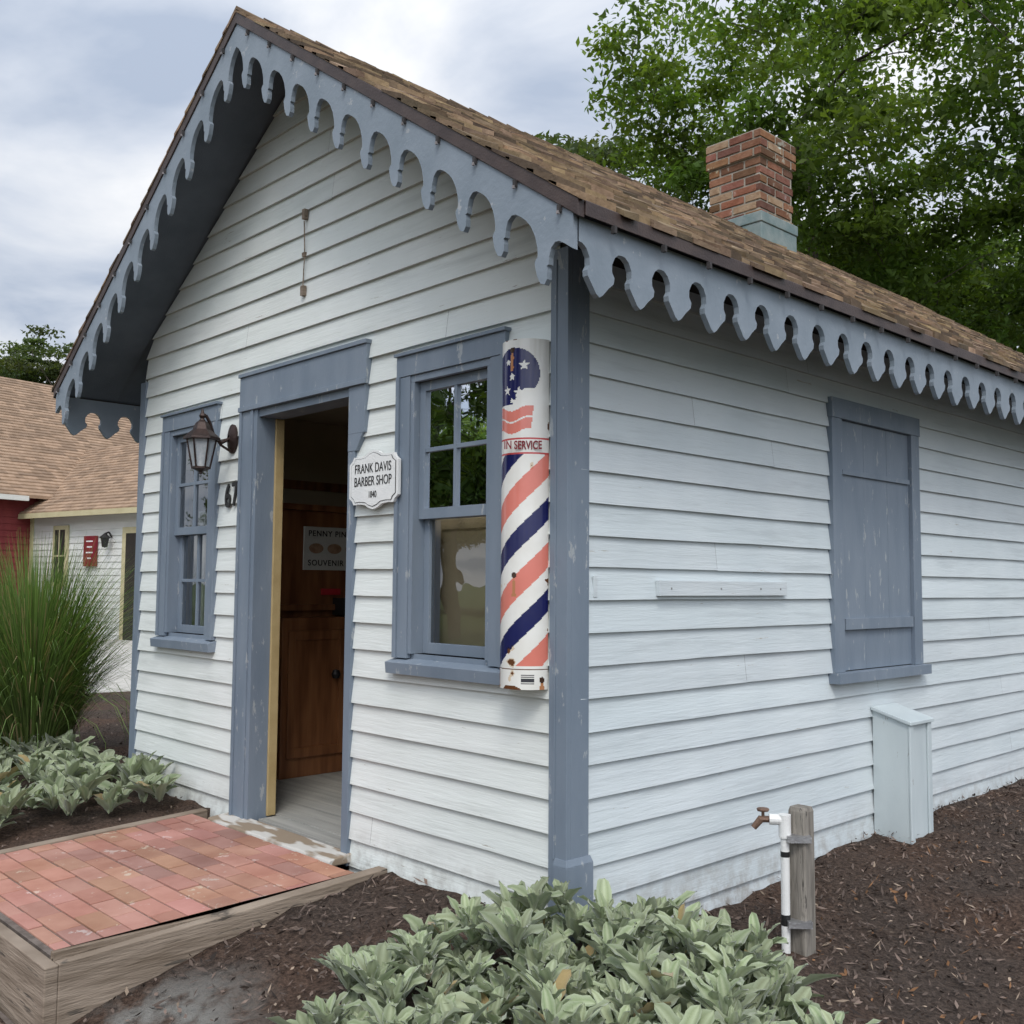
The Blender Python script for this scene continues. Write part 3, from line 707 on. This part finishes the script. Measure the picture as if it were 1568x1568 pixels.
def tim(x0,x1,y0,y1,zlo,zhi):
    mb.hexa([(x0,y0,zlo),(x1,y0,zlo),(x1,y1,zlo),(x0,y1,zlo),(x0,y0,rz(y0)+zhi),(x1,y0,rz(y0)+zhi),(x1,y1,rz(y1)+zhi),(x0,y1,rz(y1)+zhi)])
tim(RX1-.0195,RX1+.022,RY+.0005,-.03,-.49,.006);tim(RX1-.043,RX1-.020,RY+.0005,-.03,-.05,.005);tim(RX0,RX0+.043,RY+.0005,-.06,-.08,.006);tim(RX0-.02,RX0-.0005,RY,-.06,-.49,.005)
tim(RX0-.02,RX1+.022,RY-.045,RY,-.49,.004)
mb.build('timber_edging',M['timber'],rp,bevel=.006)
pv=empty('brick_pavement');mb=MB()
mb.box(-3.2,-.98,-4.5,RY-.05,-.5,-.325);mb.build('bed',M['sand'],pv)
mb=MB();x=-3.2
while x<-1.0:
    y=RY-.06-random.uniform(0,.1)
    while y>-3.2:
        g=random.uniform(.5,.85);h=random.uniform(-.003,.003);mb.box(x,x+.099,y-.199,y,-.34,-.315+h,(g*.9,g*1.2,g*1.25));y-=.203
    x+=.103
mb.build('pavers',M['paver'],pv,bevel=.003)
mb=MB();mb.prism([(-8.4,-.6),(-8.4,2.9),(-20,7.2),(-23,1.5)],lambda u,v,t:(u,v,t),-.09,-.2);mb.build('concrete_path',M['concrete'])

# ------------------------------------------------------------------ plants
def lamb_leaves(cx,cy,cz,nl,size,V,Cc,tone):
    ph=random.uniform(0,6.28)
    for i in range(nl):
        f=(i+.5)/nl
        a=ph+i*2.4+random.uniform(-.35,.35);el=radians(88-50*f**1.2+random.uniform(-14,10))
        Ln=size*(.5+.6*f)*random.uniform(.8,1.2);Wd=Ln*random.uniform(.155,.20)
        d=Vector((cos(a),sin(a),0));sd=Vector((-sin(a),cos(a),0));roll=random.uniform(-.6,.6)
        ns=7;p=Vector((cx,cy,cz))+d*.008+Vector((random.gauss(0,.008),random.gauss(0,.008),random.uniform(-.03,.01)));e=el;L_=Ln/ns
        rows=[]
        curl=random.uniform(-.02,.10)
        for q in range(ns+1):
            tq=q/ns
            w=Wd*max(0.0,1-(2*tq**.9-1)**2)**.55*min(1,.4+tq*2.2)
            if q==0: w=Wd*.16
            up=(d*-sin(e)+Vector((0,0,1))*cos(e));s2=sd*cos(roll)+up*sin(roll)
            rip=.004*sin(q*2.1+i)
            rows.append((p+s2*w+up*(w*.42+rip),p+s2*w*.5+up*w*.10,p.copy()-up*.001,p-s2*w*.5+up*w*.10,p-s2*w+up*(w*.42-rip)))
            p=p+(d*cos(e)+Vector((0,0,1))*sin(e))*L_;e-=curl+.10*tq
        g=random.uniform(.75,1.2)*tone*(1.12-.2*f);yl=random.uniform(.94,1.12)
        mid=np.array([.355,.40,.26])*g;bod=np.array([.225,.275,.16])*g*np.array([yl,1,yl*.95]);edg=np.array([.32,.365,.245])*g
        if random.random()<.02: mid=edg=bod=np.array([.33,.25,.12])
        cl=[edg,bod,mid,bod,edg]
        for q in range(ns):
            A,B=rows[q],rows[q+1]
            for j in range(4):
                V.append([A[j],A[j+1],B[j+1],B[j]]);Cc.append([cl[j],cl[j+1],cl[j+1],cl[j]])
def lamb_patch(name,pts):
    V=[];Cc=[]
    for (x,y,h,s,t_) in pts: lamb_leaves(x,y,float(zg(x,y))+h,random.randint(12,17),s,V,Cc,t_)
    V=np.array([[tuple(v) for v in q] for q in V]);Cc=np.array(Cc)
    o=quads_mesh(name,V,Cc,M['lamb']);me=o.data
    bm=bmesh.new();bm.from_mesh(me);bmesh.ops.remove_doubles(bm,verts=bm.verts,dist=.0002);bm.to_mesh(me);bm.free()
    me.polygons.foreach_set('use_smooth',[True]*len(me.polygons));return o
pts=[]
rx,ry=RH.x,RH.y;fx,fy=FH.x,FH.y
tries=0
while len(pts)<230 and tries<20000:
    tries+=1
    l=random.uniform(-.72,.66);d=random.uniform(-.66,.46)
    lim=.45-.62*max(0,-l-.12)-.50*max(0,l-.28)
    if d>lim: continue
    x=.36+rx*l+fx*d;y=-.36+ry*l+fy*d
    if (x<.10 and y>-.10): continue
    if math.hypot(x-.43,y-.74)<.15: continue
    if any((x-p[0])**2+(y-p[1])**2<.054**2 for p in pts): continue
    edge=min(1,(lim-d)*4+.35)
    pts.append((x,y,random.uniform(.04,.22)*edge,random.uniform(.095,.14),random.uniform(.85,1.12)))
lamb_patch('lambs_ear_plant',pts)
pts=[];tries=0
while len(pts)<160 and tries<9000:
    tries+=1
    x=random.uniform(-5.2,-2.76);y=random.uniform(-1.6,-.12)
    if any((x-p[0])**2+(y-p[1])**2<.085**2 for p in pts): continue
    pts.append((x,y,random.uniform(.03,.14),random.uniform(.12,.165),random.uniform(.82,1.06)))
lamb_patch('lambs_ear_plant.001',pts)

def fountain(name,x,y,n,H,spread,seed):
    rg=np.random.default_rng(seed);ns=7
    a=rg.uniform(0,2*pi,n);r0=rg.uniform(0,.16,n)**.8;lean=np.abs(rg.normal(0,.5,n))*spread+.05;Hh=H*rg.uniform(.55,1.12,n)
    dirx=np.cos(a);diry=np.sin(a);w=rg.uniform(.0025,.005,n)
    px=x+dirx*r0;py=y+diry*r0;pz=zg(px,py)-.02
    e=pi/2-lean*.35;rows=[]
    P=np.stack([px,py,pz],-1);sd=np.stack([-diry,dirx,np.zeros(n)],-1)
    for q in range(ns+1):
        t_=q/ns;ww=w*(1-t_**2)*1.0+.0004
        rows.append((P-sd*ww[:,None],P+sd*ww[:,None]))
        st=(Hh/ns)[:,None]*np.stack([dirx*np.cos(e),diry*np.cos(e),np.sin(e)],-1);P=P+st;e=e-lean*(.12+.42*t_)
    g=rg.uniform(.5,1.4,n)
    V=[];Cc=[]
    for q in range(ns):
        V.append(np.stack([rows[q][0],rows[q][1],rows[q+1][1],rows[q+1][0]],1))
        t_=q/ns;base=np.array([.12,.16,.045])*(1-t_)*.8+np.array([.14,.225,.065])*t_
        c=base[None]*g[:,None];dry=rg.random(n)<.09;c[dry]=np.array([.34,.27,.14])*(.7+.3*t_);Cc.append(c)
    return quads_mesh(name,np.concatenate(V),np.concatenate(Cc),M['grassb'])
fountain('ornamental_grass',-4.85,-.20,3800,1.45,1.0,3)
fountain('ornamental_grass.001',-8.9,1.1,1500,1.15,.9,4)
fountain('ornamental_grass.002',-6.6,-.6,1800,1.3,1.0,5)

# ------------------------------------------------------------------ trees
def tree_mesh(name,height,crad,cz0,ncl,lpc,lsize,seed,tr=.28,clr=.75,tone=(.055,.105,.02),trunks=1,flat=1.0):
    rg=np.random.default_rng(seed);rd=random.Random(seed)
    mb=MB()
    nodes=[]
    for tnum in range(trunks):
        a=rd.uniform(0,6.28);lean=.05 if trunks==1 else .28
        p=Vector((cos(a)*.2*(trunks>1),sin(a)*.2*(trunks>1),-.3));d=Vector((cos(a)*lean,sin(a)*lean,1)).normalized();n=10;r=tr
        for i in range(n):
            q=p+d*(height*.8/n)+Vector((rd.gauss(0,.1),rd.gauss(0,.1),0));r2=r*.86
            mb.tube(p,q,r,r2,9,cap=False)
            if i>=3: nodes.append((q.copy(),r2))
            p=q;r=r2
    cen=Vector((0,0,(height+cz0)/2));hz=(height-cz0)/2
    lob=[(Vector((rd.gauss(0,1),rd.gauss(0,1),rd.gauss(0,.8))).normalized(),rd.uniform(.78,1.12)) for _ in range(26)]
    cl=[]
    while len(cl)<ncl:
        v=Vector((rd.gauss(0,1),rd.gauss(0,1),rd.gauss(0,1))).normalized()
        m=max(lob,key=lambda q:q[0].dot(v));rad=m[1]*(.6+.4*max(0,m[0].dot(v))**3)
        rr_=rd.uniform(.25,1)**.45*rad
        c=cen+Vector((v.x*crad*rr_,v.y*crad*rr_,v.z*hz*rr_*(1 if v.z>0 else .9)))
        cl.append(c)
    cl.sort(key=lambda c:(Vector((c.x,c.y,0)).length+abs(c.z-cz0)*.3))
    for i,c in enumerate(cl):
        best=min(nodes,key=lambda nd:(nd[0]-c).length+max(0,nd[0].z-c.z+.3)*1.5)
        L_=(best[0]-c).length;r0=min(best[1]*.6,.02+.026*L_)
        m1=best[0].lerp(c,.5)+Vector((rd.gauss(0,.08),rd.gauss(0,.08),.06*L_+rd.gauss(0,.05)))*min(1.5,L_*.5)
        mb.tube(best[0],m1,r0,r0*.75,6,cap=False);mb.tube(m1,c,r0*.75,r0*.45,6,cap=False)
        nodes.append((c,max(r0*.5,.015)));nodes.append((m1,r0*.75))
    C_=np.array([tuple(c) for c in cl]);n=ncl*lpc
    idx=np.repeat(np.arange(ncl),lpc);rc=rg.uniform(.55,1.35,ncl)*clr
    off=rg.normal(0,1,(n,3));off/=np.linalg.norm(off,axis=1)[:,None];off*=(rg.uniform(0,1,n)**.5*rc[idx])[:,None];off[:,2]*=.55*flat
    P=C_[idx]+off
    nrm=rg.normal(0,.75,(n,3));nrm[:,2]+=.7;nrm/=np.linalg.norm(nrm,axis=1)[:,None]
    tv=rg.normal(0,1,(n,3));tv-=nrm*(tv*nrm).sum(1)[:,None];tv/=np.linalg.norm(tv,axis=1)[:,None];bv=np.cross(nrm,tv)
    s=lsize*rg.uniform(.6,1.25,n)[:,None]
    V=np.stack([P-tv*s,P-tv*s*.1+bv*s*.5,P+tv*s*1.05-nrm*s*.25,P-tv*s*.1-bv*s*.5],1)
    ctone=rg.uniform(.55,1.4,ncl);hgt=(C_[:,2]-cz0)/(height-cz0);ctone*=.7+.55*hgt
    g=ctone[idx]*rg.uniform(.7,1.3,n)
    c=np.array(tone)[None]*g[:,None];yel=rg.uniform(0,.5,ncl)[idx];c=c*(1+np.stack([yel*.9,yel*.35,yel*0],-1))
    bv_=np.array(mb.v);me=bpy.data.meshes.new(name);nv=len(bv_)
    me.vertices.add(nv+n*4);me.vertices.foreach_set('co',np.concatenate([bv_.ravel(),V.ravel()]).astype(np.float32))
    bl=np.array([i for f in mb.f for i in f]);bt=np.array([len(f) for f in mb.f])
    li=np.concatenate([bl,nv+np.arange(n*4)]).astype(np.int32);lt=np.concatenate([bt,np.full(n,4)]).astype(np.int32);ls=np.concatenate([[0],np.cumsum(lt)[:-1]]).astype(np.int32)
    me.loops.add(len(li));me.loops.foreach_set('vertex_index',li);me.polygons.add(len(lt));me.polygons.foreach_set('loop_start',ls);me.polygons.foreach_set('loop_total',lt)
    me.polygons.foreach_set('material_index',np.concatenate([np.zeros(len(bt)),np.ones(n)]).astype(np.int32))
    ca=me.color_attributes.new('col','FLOAT_COLOR','CORNER');cc=np.ones((len(li),4),dtype=np.float32);cc[len(bl):,:3]=np.repeat(c,4,axis=0);ca.data.foreach_set('color',cc.ravel())
    me.materials.append(M['bark']);me.materials.append(M['leaf']);me.update(calc_edges=True)
    return me
def put(name,me,x,y,z=-.1,rz_=0,sc=1):
    o=bpy.data.objects.new(name,me);o.location=(x,y,z);o.rotation_euler=(0,0,rz_);o.scale=(sc,)*3;link(o);return o
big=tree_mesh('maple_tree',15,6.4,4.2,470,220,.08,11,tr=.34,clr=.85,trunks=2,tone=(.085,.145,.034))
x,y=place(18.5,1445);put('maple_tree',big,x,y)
t2=tree_mesh('oak_tree',13,5.6,2.0,280,140,.13,12,clr=1.0,tone=(.058,.10,.028))
x,y=place(29,1310);put('oak_tree',t2,x,y,rz_=1,sc=.95)
x,y=place(27,1640);put('oak_tree',t2,x,y,rz_=3,sc=.9)
pn=tree_mesh('pine_tree',12,3.6,5,110,150,.10,13,tone=(.055,.08,.035),flat=.5)
x,y=place(33,850);put('pine_tree',pn,x,y,rz_=3,sc=1.38)
x,y=place(42,45);put('pine_tree',pn,x,y,sc=1.02)
x,y=place(46,120);put('pine_tree',pn,x,y,rz_=2,sc=.98)
x,y=place(48,-60);put('pine_tree',pn,x,y,rz_=4,sc=1.05)
for i,(x,y,s) in enumerate([(-16,-13,.7),(-12,-22,.8),(-24,-14,.8),(-2,-26,.9),(-33,-27,.75),(-38,-22,.75),(-28,-33,.8),(-42,-30,.9),(-36,-36,.9)]): put('oak_tree' if i!=2 else 'pine_tree',t2 if i!=2 else pn,x,y,rz_=i,sc=s)  # unseen trees for window reflections; far row added to fill the sky gap

# ------------------------------------------------------------------ background buildings
P0=Vector((-23.7,6.0));ua=radians(12);uu=Vector((cos(ua),sin(ua)));vv=Vector((-sin(ua),cos(ua)))
def bl(u,v,z): q=P0+uu*u+vv*v;return (q.x,q.y,z)
def bl2(u,v,z): return bl(-v,u,z)
def bbox(mb,u0,u1,v0,v1,z0,z1,f=bl,**k): mb.hexa([f(u0,v0,z0),f(u1,v0,z0),f(u1,v1,z0),f(u0,v1,z0),f(u0,v0,z1),f(u1,v0,z1),f(u1,v1,z1),f(u0,v1,z1)],**k)
def shing(mb,u0,u1,v0,z0,v1,z1,th=.03,f=bl):
    nn=int(math.hypot(v1-v0,z1-z0)/.15)
    for i in range(nn):
        va=v0+(v1-v0)*i/nn;vb=v0+(v1-v0)*(i+1.05)/nn;za=z0+(z1-z0)*i/nn;zb=z0+(z1-z0)*(i+1.05)/nn;u=u0-random.uniform(0,.3)
        while u<u1:
            w=random.uniform(.2,.4);a=max(u,u0);b=min(u+w,u1);u+=w
            if b-a<.02: continue
            g=random.uniform(.75,1.25);mb.hexa([f(a,va,za-.05),f(b,va,za-.05),f(b,vb,zb-.05),f(a,vb,zb-.05),f(a,va,za+th),f(b,va,za+th),f(b,vb,zb),f(a,vb,zb)],(g,g*1.02,g*1.05))
M['bshing']=pmat('far_shingle',(.24,.158,.10),(.31,.21,.14),6,rough=.9,attr=True,bs=0)
wb=empty('white_cottage')
mb=MB()
z=-.3
while z<2.9:
    mb.hexa([bl(0,-.02,z),bl(8,-.02,z),bl(8,5,z),bl(0,5,z),bl(0,0,z+.15),bl(8,0,z+.15),bl(8,5,z+.15),bl(0,5,z+.15)]);z+=.15
mb.build('walls',M['bwhite'],wb)
mb=MB();shing(mb,-2.4,8.3,-.35,2.83,2.5,4.85);shing(mb,-2.4,8.3,5.35,2.83,2.5,4.85);mb.build('roof',M['bshing'],wb)
mb=MB();mb.prism([(.0,2.85),(5,2.85),(2.5,4.65)],lambda u,v,t:bl(t,u,v),7.9,8);mb.build('gables',M['bwhite'],wb)
mb=MB()
bbox(mb,1.02,1.62,-.07,-.021,1.08,2.52);bbox(mb,.01,.12,-.06,-.021,-.3,2.8);bbox(mb,3.75,5.3,-.07,-.021,-.1,2.42);bbox(mb,.0,8.3,-.38,-.34,2.70,2.82)
mb.build('trim',M['cream'],wb)
mb=MB();bbox(mb,1.12,1.52,-.08,-.071,1.18,2.42);bbox(mb,3.9,5.15,-.08,-.071,-.1,2.28);mb.build('openings',M['darkin'],wb)
mb=MB();bbox(mb,1.12,1.52,-.095,-.081,1.78,1.82);bbox(mb,1.305,1.335,-.095,-.081,1.18,1.7795);bbox(mb,1.305,1.335,-.095,-.081,1.8205,2.42);mb.build('sash_bars',M['cream'],wb)
sg2=empty('wall_sign');mb=MB();bbox(mb,2.32,2.78,-.09,-.03,1.55,2.25);mb.build('board',M['sred'],sg2)
mb=MB()
for i,(a,b) in enumerate([(2.42,2.68),(2.45,2.65),(2.42,2.68),(2.48,2.62)]): bbox(mb,a,b,-.094,-.0905,2.11-i*.13,2.14-i*.13)
mb.build('lettering',M['white'],sg2)
l2=empty('wall_lantern');mb=MB()
q=bl(3.30,-.2,0);mb.lathe((q[0],q[1],0),[(0,2.30),(.03,2.28),(.12,2.2),(.12,2.18),(.09,2.17),(.06,1.98),(0,1.96)],6);mb.tube(bl(3.3,-.03,2.2),bl(3.3,-.1,2.32),.02,.02);mb.tube(bl(3.3,-.1,2.32),bl(3.3,-.2,2.28),.02,.02);mb.build('lamp',M['black'],l2)
rb=empty('red_barn')
mb=MB();z=-.3
while z<3.3:
    mb.hexa([bl2(-9,-.02,z),bl2(14,-.02,z),bl2(14,9,z),bl2(-9,9,z),bl2(-9,0,z+.16),bl2(14,0,z+.16),bl2(14,9,z+.16),bl2(-9,9,z+.16)]);z+=.16
for a,b in((-9,-8.9),(13.9,14)): mb.prism([(.0,3.3),(9,3.3),(4.5,6.6)],lambda u,v,t:bl2(t,u,v),a,b)
mb.build('walls',M['red'],rb)
mb=MB();shing(mb,-9.4,14.4,-.4,3.25,4.6,7.05,f=bl2);shing(mb,-9.4,14.4,9.6,3.25,4.6,7.05,f=bl2);mb.build('roof',M['bshing'],rb)
mb=MB();bbox(mb,-9.4,-.4,-.5,-.41,3.12,3.24,f=bl2);mb.build('gutter',M['bwhite'],rb)

# ------------------------------------------------------------------ world + sun
w=bpy.data.worlds.new('World');scene.world=w;w.use_nodes=True;nt=w.node_tree;nt.nodes.clear()
out=nt.nodes.new('ShaderNodeOutputWorld');bg=nt.nodes.new('ShaderNodeBackground');nt.links.new(bg.outputs[0],out.inputs[0])
sky=nt.nodes.new('ShaderNodeTexSky');sky.sky_type='NISHITA';sky.sun_disc=False;sky.sun_elevation=radians(50);sky.sun_rotation=radians(135);sky.air_density=1;sky.dust_density=2
tc=nt.nodes.new('ShaderNodeTexCoord');sx=nt.nodes.new('ShaderNodeSeparateXYZ');nt.links.new(tc.outputs['Generated'],sx.inputs[0])
def MA(op,a,b=None,c=None,clamp=False):
    n=nt.nodes.new('ShaderNodeMath');n.operation=op;n.use_clamp=clamp
    for i,v in enumerate((a,b,c)):
        if v is None: continue
        if isinstance(v,(int,float)): n.inputs[i].default_value=v
        else: nt.links.new(v,n.inputs[i])
    return n.outputs[0]
zc=MA('MAXIMUM',sx.outputs['Z'],0.0);den=MA('ADD',zc,.22)
cb=nt.nodes.new('ShaderNodeCombineXYZ');nt.links.new(MA('DIVIDE',sx.outputs['X'],den),cb.inputs[0]);nt.links.new(MA('DIVIDE',sx.outputs['Y'],den),cb.inputs[1])
nz_=nt.nodes.new('ShaderNodeTexNoise');nz_.inputs['Scale'].default_value=2.1;nz_.inputs['Detail'].default_value=6;nz_.inputs['Roughness'].default_value=.52;nz_.inputs['Distortion'].default_value=.35;nt.links.new(cb.outputs[0],nz_.inputs['Vector'])
cr=nt.nodes.new('ShaderNodeValToRGB');nt.links.new(nz_.outputs['Fac'],cr.inputs[0])
e=cr.color_ramp.elements;e[0].position=.36;e[0].color=(.41,.475,.59,1);e[1].position=.64;e[1].color=(.86,.87,.89,1);m_=cr.color_ramp.elements.new(.5);m_.color=(.62,.665,.745,1)
sd=Vector((cos(radians(50))*sin(radians(135)),cos(radians(50))*cos(radians(135)),sin(radians(50))))
dp=nt.nodes.new('ShaderNodeVectorMath');dp.operation='DOT_PRODUCT';nt.links.new(tc.outputs['Generated'],dp.inputs[0]);dp.inputs[1].default_value=sd
gl=MA('POWER',MA('MAXIMUM',dp.outputs['Value'],0.0),3.0)
lum=MA('ADD',MA('MULTIPLY_ADD',zc,.5,.72),MA('MULTIPLY',gl,1.6))
lum=MA('MULTIPLY',lum,13.5)
vm=nt.nodes.new('ShaderNodeVectorMath');vm.operation='SCALE';nt.links.new(cr.outputs[0],vm.inputs[0]);nt.links.new(lum,vm.inputs['Scale'])
mx=mixc(nt,.9,sky.outputs[0],vm.outputs[0]);nt.links.new(mx,bg.inputs[0]);bg.inputs[1].default_value=.1
sl=bpy.data.lights.new('sun','SUN');sl.energy=1.5;sl.angle=radians(18);sl.color=(1,.95,.88)
so=bpy.data.objects.new('sun',sl);so.rotation_euler=(-sd).to_track_quat('-Z','Y').to_euler();so.location=(4,-6,9);link(so)
scene.view_settings.view_transform='Standard';scene.view_settings.look='None';scene.view_settings.exposure=0
